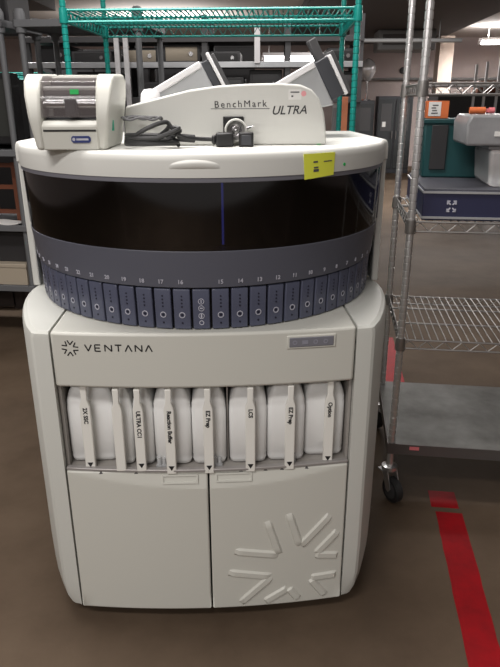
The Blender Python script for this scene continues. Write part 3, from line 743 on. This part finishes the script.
mb = MB(); M = Matrix(); A = [(0.01, 0.10, 0.04), (0.45, 0.10, 0.04), (0.45, 0.10, 0.41), (0.01, 0.10, 0.41)]; B = [(0.07, 0.38, 0.09), (0.39, 0.38, 0.09), (0.39, 0.38, 0.33), (0.07, 0.38, 0.33)]
mb._add(A+B, [(0,1,2,3), (7,6,5,4), (0,4,5,1), (1,5,6,2), (2,6,7,3), (3,7,4,0)]); mb.build('rear_shell', blackp, mo, bevel=0.004)
mb = MB(); mb.lathe([(0.13, 0.0), (0.12, 0.012), (0.05, 0.03), (0.05, 0.05)], 20, Matrix.Translation((0.23, 0.17, 0))); mb.build('stand', blackp, mo)
# black speakers-like boxes on the very top of that rack
for k, (x, w, h, lb) in enumerate(((0.735, 0.10, 0.30, 'narrow black box on top of the grey rack, left of the other one'), (0.85, 0.135, 0.33, 'wider black box on top of the grey rack beside the bare wall'))):
    b = thing('black_box', lb, 'box', lloc(x-0.035, 0.08, 1.8605), rad(-7), 'black boxes on the grey rack')
    mb = MB(); mb.box(0, w, 0, 0.28, 0.0002, h); mb.build('box_body', equip, b, bevel=0.006)
    mb = MB(); mb.box(0.015, 0.035, -0.004, 0.002, 0.02, h-0.02); mb.box(w-0.035, w-0.015, -0.004, 0.002, 0.02, h-0.02); mb.build('front_rib', blackp, b)
fr = thing('wooden_crate', 'red brown wooden frame crate on the middle shelf below the monitor', 'crate', lloc(0.50, 0.11, 0.7405), rad(-7))
for x in (0.0, 0.33):
    for y in (0.0, 0.33): MB().box(x, x+0.03, y, y+0.03, 0.0002, 0.36).build('upright', wood, fr)
for z in (0.05, 0.20, 0.33):
    MB().box(0.03, 0.33, 0.004, 0.022, z, z+0.025).build('slat', wood, fr); MB().box(0.334, 0.352, 0.03, 0.33, z, z+0.025).build('slat', wood, fr)
bn = thing('green_bin', 'dark green bin on the middle shelf between wooden crate and instrument', 'bin', lloc(0.872, 0.20, 0.7405), rad(-7))
mb = MB(); mb.prism([(0.004, 0.0002), (0.040, 0.0002), (0.048, 0.30), (0, 0.30)], 0, 0.24, 'y'); mb.build('bin_body', dkgreen, bn, bevel=0.004)
mb = MB(); mb.box(-0.004, 0.052, -0.004, 0.244, 0.30, 0.315); mb.build('bin_rim', dkgreen, bn)
pp = MB(); pp.slab(lambda u, v: Vector((0.30*u+0.02*v, 0.12*v, 0.0075+0.012*math.sin(PI*u*1.3)**2*(1-v*0.4))), lambda u, v: Vector((0.30*u+0.02*v, 0.12*v, 0.0005+0.012*math.sin(PI*u*1.3)**2*(1-v*0.4))), 14, 6)
po = pp.build('paper_sheet', paper); po.location = lloc(0.60, -0.045, 0.7405+0.004); po.rotation_euler.z = rad(-7)
po.location = lloc(0.60, -0.028, 0.7442); tag(po, 'crumpled white paper at the front edge of the middle grey shelf', 'paper')
for x, w, m, lb in ((0.42, 0.15, wood, 'orange brown box on the flat beige carton at left edge'), (0.61, 0.28, equip, 'black storage box on the flat beige carton beside the instrument')):
    b = thing('storage_box', lb, 'box', lloc(x, 0.06, 0.4968), rad(-7))
    mb = MB(); mb.box(0, w, 0, 0.30, 0.0002, 0.17); mb.build('box_body', m, b, bevel=0.004)
    mb = MB(); mb.box(-0.004, w+0.004, -0.004, 0.304, 0.17, 0.19); mb.build('box_lid', m, b, bevel=0.003)
bc = thing('beige_carton', 'long flat beige carton on the bottom shelf of the grey rack at left edge', 'carton', lloc(0.28, 0.0, 0.3605), rad(-7))
mb = MB(); mb.box(0, 0.62, 0.0, 0.38, 0.0002, 0.112); mb.build('carton_body', beige, bc, bevel=0.003)
mb = MB(); mb.box(-0.004, 0.624, -0.004, 0.384, 0.112, 0.136); mb.build('carton_lid', beige, bc, bevel=0.003)
dk = thing('dark_pallet', 'dark brown board pallet lying on the floor behind the grey rack at left', 'pallet', (-2.6, 4.42, 0), rad(0))
for k in range(5): MB().box(0, 0.94, 0.095*k, 0.095*k+0.085, 0.150, 0.175).build('deck_board', darkbr, dk, bevel=0.002)
for x in (0.0, 0.44, 0.85): MB().box(x, x+0.09, 0.0, 0.465, 0.0, 0.150).build('bearer', darkbr, dk)
for x in (0.09, 0.53): MB().box(x, x+0.33, 0.0, 0.02, 0.02, 0.13).build('side_board', darkbr, dk)

# ------------------------------------------------------------------ steel rack with dark equipment further back
BR = thing('steel_rack', 'long steel storage rack of dark equipment seen behind the teal shelving', 'shelving', (-1.62, 5.0, 0), rad(-2))
BW, BD = 2.42, 0.55
for x in (0.0, 0.66, 1.30, 1.90, BW):
    for y in (0, BD):
        mb = MB(); mb.box(x-0.02, x+0.02, y-0.02, y+0.02, 0, 2.02); mb.build('post', equipg, BR)
for z in (1.46, 1.70, 1.87, 0.9, 0.3):
    mb = MB(); mb.box(-0.02, BW+0.02, 0.02, BD-0.02, z-0.012, z); mb.build('shelf', equipg, BR)
    mb = MB(); mb.box(-0.02, BW+0.02, -0.036, -0.02, z-0.028, z+0.012); mb.build('front_beam', silver if z in (1.70, ) else equipg, BR, bevel=0.002)
mb = MB()
for x in (0.68, 0.745):
    p = MB(); p.box(x-0.016, x+0.016, -0.115, -0.085, 0, 1.93)
    for k in range(30): p.box(x-0.006, x+0.006, -0.117, -0.115, 0.4+0.05*k, 0.425+0.05*k)
    p.build('white_upright', whitem, BR)
p = MB(); p.box(1.66, 1.70, -0.06, -0.036, 1.70, 1.93); p.build('white_upright', whitem, BR)
def bloc(x, y, z):
    a = rad(-2); return (-1.62 + x*math.cos(a) - y*math.sin(a), 5.0 + x*math.sin(a) + y*math.cos(a), z)
def eq(x, w, h, z, m, label, face):
    e = thing('equipment_case', label, 'equipment', bloc(x, 0.06, z), rad(-2), 'dark equipment on the steel rack')
    mb = MB(); mb.box(0, w, 0, 0.40, 0.0003, h); mb.build('case_body', m, e, bevel=0.006)
    mb = MB(); mb.box(w*0.08, w*0.92, -0.006, 0.002, h*0.15, h*0.85); f = mb.build('front_plate', face, e, bevel=0.003)
    mb = MB(); mb.cyl((w*0.75, -0.016, h*0.5), (w*0.75, -0.005, h*0.5), min(0.016, h*0.14), 12); mb.build('knob', steel, e)
    return e
row1 = [(0.03, 0.26, 0.15), (0.33, 0.28, 0.19), (0.80, 0.22, 0.12), (1.05, 0.20, 0.18), (1.34, 0.24, 0.15), (1.62, 0.24, 0.20), (1.94, 0.20, 0.14), (2.17, 0.22, 0.19)]
row2 = [(0.04, 0.24, 0.20), (0.30, 0.30, 0.14), (0.69, 0.26, 0.17), (0.98, 0.28, 0.21), (1.33, 0.22, 0.13), (1.58, 0.29, 0.18), (1.93, 0.24, 0.21), (2.19, 0.20, 0.16)]
ordn = ['first', 'second', 'third', 'fourth', 'fifth', 'sixth', 'seventh', 'last']
for z, row, nm in ((1.4602, row1, 'lower'), (1.7002, row2, 'upper')):
    for k, (x, w, h) in enumerate(row):
        if nm == 'upper': h *= 0.66
        if nm == 'upper' and k in (5, 6): continue
        lo_ = nm == 'lower'
        m_ = (equip, equipg, blackp)[(k + lo_) % 3]; f_ = (charcoal, equip, beige if not lo_ and k in (2, 3, 5) else equipg)[(k*2 + (not lo_)) % 3]
        if not lo_: f_ = beige if k in (2, 3) else equip
        eq(x, w, h, z, m_, ('%s dark equipment case from the left on the %s shelf of the steel rack' % (ordn[k], nm)).replace('last dark equipment case from the left', 'rightmost dark equipment case') if f_ is not beige else '%s equipment case from the left, beige fronted, on the %s shelf of the steel rack' % (ordn[k], nm), f_)
wc = thing('wide_backing_cabinet', 'added wide black backing cabinet behind the grey rack at the left edge', 'cabinet', (-2.95, 4.93, 0), 0)  # dark backing added to block the pale wall behind the rack
mb = MB(); mb.box(0, 1.25, 0.02, 0.45, 0, 1.60); mb.build('cabinet_body', equip, wc, bevel=0.005)
for s in (0, 1):
    mb = MB(); mb.box(0.625*s+0.01, 0.625*(s+1)-0.01, 0, 0.02, 0.06, 1.57); d = mb.build('door', equip, wc, bevel=0.003)
    mb = MB(); mb.box(0.625+(0.03 if s else -0.05), 0.625+(0.05 if s else -0.03), -0.02, 0, 0.9, 1.1); mb.build('handle', steel, d)
# tall black cabinets added as backing to darken the view behind that rack
for k, (x, w, h, lb) in enumerate(((-1.9, 1.0, 1.88, 'added tall black backing cabinet behind the left end of the steel rack'), (-0.85, 0.9, 1.92, 'added tall black backing cabinet behind the middle of the steel rack'), (0.10, 0.55, 1.62, 'added tall black backing cabinet behind the right end of the steel rack'))):
    c = thing('tall_backing_cabinet', lb, 'cabinet', (x, 6.1, 0), 0, 'added dark backing cabinets behind the steel rack')
    mb = MB(); mb.box(0, w, 0.02, 0.5, 0, h); mb.build('cabinet_body', equip, c, bevel=0.005)
    for s in (0, 1):
        mb = MB(); mb.box(w*0.5*s+0.01, w*0.5*(s+1)-0.01, 0, 0.02, 0.06, h-0.03); d = mb.build('door', equip, c, bevel=0.003)
        mb = MB(); mb.box(w*0.5+(0.03 if s else -0.05), w*0.5+(0.05 if s else -0.03), -0.025, 0, 0.9, 1.1); mb.build('handle', steel, d)
# silver pipe rail at upper left and through the back
# ------------------------------------------------------------------ far right background
for k, (x, w, h, y, lb) in enumerate(((1.84, 0.72, 1.44, 13.6, 'dark glass fronted cabinet at the far side, left one with an orange tray on top'), (2.62, 0.70, 1.52, 13.5, 'dark glass fronted cabinet at the far side beside the rack post'), (3.42, 0.80, 1.48, 12.4, 'dark glass fronted cabinet at the far side, seen through the chrome rack'))):
    c = thing('glass_cabinet', lb, 'cabinet', (x, y, 0), rad(-4), 'far cabinets')
    mb = MB(); mb.box(0, w, 0.02, 0.55, 0.0, h); mb.build('cabinet_body', charcoal, c, bevel=0.01)
    for s in (0, 1):
        mb = MB(); mb.box(w*0.5*s+0.02, w*0.5*(s+1)-0.02, 0, 0.02, 0.10, h-0.06); d = mb.build('door', cabgl, c, bevel=0.004)
        mb = MB(); mb.box(w*0.5*s+0.07, w*0.5*(s+1)-0.07, -0.004, 0.002, 0.85, h-0.14); mb.build('pane', equipg, d)
        mb = MB(); mb.box(w*0.5+(0.03 if s else -0.05), w*0.5+(0.05 if s else -0.03), -0.02, 0, 0.7, 0.85); mb.build('handle', steel, d)
    if k == 1:
        mb = MB(); mb.box(0.1, 0.17, -0.006, 0, 0.93, 1.03); mb.build('notice', paper, c)
ot = thing('orange_tray', 'orange tray on top of the far dark cabinet', 'tray', (1.92, 13.75, 1.4402), rad(-4))
mb = MB(); mb.prism([(0.02, 0), (0.30, 0), (0.32, 0.13), (0, 0.13)], 0, 0.3, 'y'); mb.build('tray_body', orange, ot, bevel=0.01)
mb = MB(); mb.box(-0.01, 0.33, -0.01, 0.31, 0.13, 0.15); mb.build('tray_rim', wood, ot)
dm = thing('shiny_dome', 'shiny clear dome on a stem standing on the far dark cabinet', 'dome', (2.42, 13.8, 1.4402), 0)
mb = MB(); mb.lathe([(0.09, 0), (0.09, 0.02), (0.02, 0.03), (0.02, 0.36)], 16); mb.build('stem', steel, dm)
mb = MB(); mb.lathe([(0.03, 0.36), (0.10, 0.42), (0.155, 0.52), (0.165, 0.62), (0.13, 0.72), (0.06, 0.78), (0.01, 0.80)], 24); mb.build('dome', glassdm, dm)
lp = thing('leaning_panel', 'grey panel leaning against the far cabinets behind the teal post', 'panel', (1.66, 13.2, 0), rad(-4))
M = Matrix.Rotation(rad(-10), 4, 'X')
mb = MB(); mb.box(0, 0.20, 0, 0.03, 0.0, 1.40, M); mb.build('board', ductm, lp, bevel=0.004)
mb = MB(); mb.box(0.02, 0.18, -0.004, 0, 0.3, 1.32, M); mb.build('face_sheet', equipg, lp)
pk = thing('orange_plank', 'orange wooden plank standing upright behind the teal shelving posts', 'plank', (0.62, 4.55, 0), 0)
mb = MB(); mb.box(0, 0.055, 0, 0.03, 0, 1.47); mb.build('board', mat('orange_wood', (0.55, 0.20, 0.10), 0.55, noise=(6, (0.42, 0.14, 0.07), 0.3, 0.7)), pk, bevel=0.003)
mb = MB(); mb.box(-0.05, 0.105, -0.04, 0.07, 0, 0.025); mb.build('foot', wood, pk)
vt = MB(); vt.lathe([(0.07, 0), (0.07, 0.03), (0.05, 0.04), (0.05, 0.015), (0.02, 0.015), (0.02, 0.045), (0.005, 0.05)], 24, Matrix.Translation((0, 0, 0)) @ Matrix.Rotation(PI/2, 4, 'X'))
vo = vt.build('wall_speaker', equip); vo.location = (3.40, 15.0, 2.06); tag(vo, 'small round black fitting on the far wall', 'wall fitting')
# posts and dark machines seen above and below the rack's top shelf
wr = thing('white_post_stand', 'white stand with three uprights and dark shelves behind the chrome rack', 'stand', (2.69, 8.0, 0), 0)
for x, h in ((0.0, 1.84), (0.125, 1.87), (0.275, 1.92)): MB().box(x-0.014, x+0.014, 0, 0.02, 0, h).build('upright', whitem, wr)
MB().box(-0.42, 0.80, 0.02, 0.45, 1.10, 1.52).build('dark_unit', equip, wr, bevel=0.01); MB().box(-0.42, 0.80, 0.02, 0.45, 0.0, 0.03).build('base', equipg, wr)
for x in (-0.41, 0.76): MB().box(x, x+0.03, 0.38, 0.42, 0.03, 1.10).build('leg', equipg, wr)
MB().box(0.06, 0.40, 0.06, 0.30, 1.52, 1.66).build('top_unit', wood, wr, bevel=0.01)
# duct unit and pipes under the soffit
ac = thing('ceiling_unit', 'grey ceiling air unit hanging under the dark soffit', 'air unit', (2.25, 12.0, 2.26), rad(-4))
mb = MB(); mb.box(0, 1.0, 0, 0.7, 0.0, 0.34); mb.build('unit_body', ductm, ac, bevel=0.03)
mb = MB(); mb.box(0.08, 0.48, -0.01, 0.01, 0.09, 0.26); mb.build('grille', soffit, ac)
ro = thing('pipe_run', 'long grey pipe slung across under the dark soffit', 'pipe', (1.3, 10.5, 2.30), 0)
mb = MB(); mb.tube([(0, 0, 0), (1.95, 0, 0)], 0.03, 10); mb.build('pipe', ductm, ro)
mb = MB(); mb.tube([(0.4, 0, 0.03), (0.4, 0, 0.30)], 0.008, 6); mb.tube([(1.6, 0, 0.03), (1.6, 0, 0.30)], 0.008, 6); mb.build('hanger', ductm, ro)
# ceiling lamps
def lamp(x, y, z, L, label, along='x'):
    t = thing('ceiling_light', label, 'lamp', (x, y, z), 0 if along == 'x' else PI/2)
    mb = MB(); mb.box(-L/2, L/2, -0.07, 0.07, 0.035, 0.08); mb.build('housing', whitem, t)
    mb = MB(); mb.tube([(-L/2+0.03, 0, 0), (L/2-0.03, 0, 0)], 0.034, 10); mb.build('tube', tubeem, t)
    mb = MB()
    for s in (-1, 1): mb.tube([(s*L*0.4, 0, 0.08), (s*L*0.4, 0, 2.72-z)], 0.006, 6); mb.box(s*L/2-0.02, s*L/2+0.02, -0.03, 0.03, -0.03, 0.05)
    mb.build('hanger', whitem, t)
lamp(4.98, 12.6, 2.43, 1.5, 'lit fluorescent tube lamp hanging at the upper right')
lamp(0.68, 10.4, 2.045, 0.95, 'lit fluorescent tube lamp seen far off through the steel rack')

# ------------------------------------------------------------------ red tape on the floor
tp = thing('floor_tape', 'worn red tape line on the floor running under the chrome rack', 'tape', (0, 0, 0))
def strip_tape(p, w, name='tape_strip'):
    mb = MB()
    (xa, ya), (xb, yb) = p; d = Vector((xb-xa, yb-ya)).normalized(); nn = Vector((-d.y, d.x))*w/2
    N = max(2, int((Vector((xb-xa, yb-ya)).length)/0.04)); rows = []
    for i in range(N+1):
        f = i/N; c = Vector((xa+(xb-xa)*f, ya+(yb-ya)*f)); j1, j2 = random.uniform(-.0025, .0025), random.uniform(-.0025, .0025)
        a = c+nn*(1+j1*12); b = c-nn*(1+j2*12)
        rows.append([(a.x, a.y, 0.0002), (a.x, a.y, 0.0012), (b.x, b.y, 0.0012), (b.x, b.y, 0.0002)])
    vs = [[mb.bm.verts.new(q) for q in r] for r in rows]
    for A, B in zip(vs, vs[1:]):
        for k in range(4): mb.bm.faces.new((A[k], A[(k+1) % 4], B[(k+1) % 4], B[k]))
    mb.bm.faces.new(vs[0][::-1]); mb.bm.faces.new(vs[-1])
    mb.build(name, tape, tp)
strip_tape(((0.752, 2.09), (0.738, 1.985)), 0.102)
strip_tape(((0.744, 1.955), (0.640, 1.25)), 0.098)
strip_tape(((0.640, 1.25), (0.600, 0.98)), 0.098)
strip_tape(((0.795, 3.10), (0.88, 3.80)), 0.10)

# ------------------------------------------------------------------ light
def area(name, loc, sx, sy, power, col=(1, 0.96, 0.93), rot=(0, 0, 0)):
    l = bpy.data.lights.new(name, 'AREA'); l.shape = 'RECTANGLE'; l.size = sx; l.size_y = sy; l.energy = power; l.color = col
    o = bpy.data.objects.new(name, l); COL.objects.link(o); o.location = loc; o.rotation_euler = rot; return o
area('lamp_over_instrument', (-0.5, 1.75, 3.1), 1.6, 0.35, 50)
area('lamp_front_left', (-1.1, -0.3, 3.0), 1.6, 0.4, 36)
area('fill_behind_left', (-1.4, -2.6, 2.9), 1.8, 0.5, 72)  # unseen fill added behind the camera to brighten the front surfaces
area('lamp_aisle_left', (-2.6, 5.0, 2.68), 1.5, 0.3, 45)
area('lamp_aisle_mid', (0.6, 4.2, 3.0), 1.5, 0.3, 20)
area('lamp_far_mid', (2.2, 9.2, 2.58), 1.5, 0.3, 95)
area('lamp_far_right', (4.98, 12.4, 2.36), 1.5, 0.2, 110)
area('lamp_far_right_up', (4.98, 12.6, 2.54), 1.4, 0.1, 70, rot=(PI, 0, 0))
area('lamp_far_left', (-3.0, 10.5, 2.68), 1.5, 0.3, 80)
area('fill_far_left_up', (-1.4, 11.0, 2.20), 1.5, 0.2, 60, rot=(PI, 0, 0))  # added upward fill without a fixture, brightens the far-left ceiling
w = bpy.data.worlds.new('World'); SC.world = w; w.use_nodes = True
w.node_tree.nodes['Background'].inputs['Color'].default_value = (0.80, 0.74, 0.70, 1)
w.node_tree.nodes['Background'].inputs['Strength'].default_value = 0.20

# ------------------------------------------------------------------ camera
cam = bpy.data.cameras.new('camera'); co = bpy.data.objects.new('camera', cam); COL.objects.link(co)
cam.sensor_fit = 'VERTICAL'; cam.sensor_height = 36.0; cam.lens = 624.0*36.0/667.0
co.location = (0, 0, 1.45)
co.matrix_world = Matrix.Translation((0, 0, 1.45)) @ Matrix.Rotation(rad(90-20.5), 4, 'X') @ Matrix.Rotation(rad(-0.15), 4, 'Z')
SC.camera = co
SC.view_settings.view_transform = 'Standard'; SC.view_settings.look = 'None'
SC.view_settings.exposure = 0.5; SC.view_settings.gamma = 1.0; SC.view_settings.use_curve_mapping = False
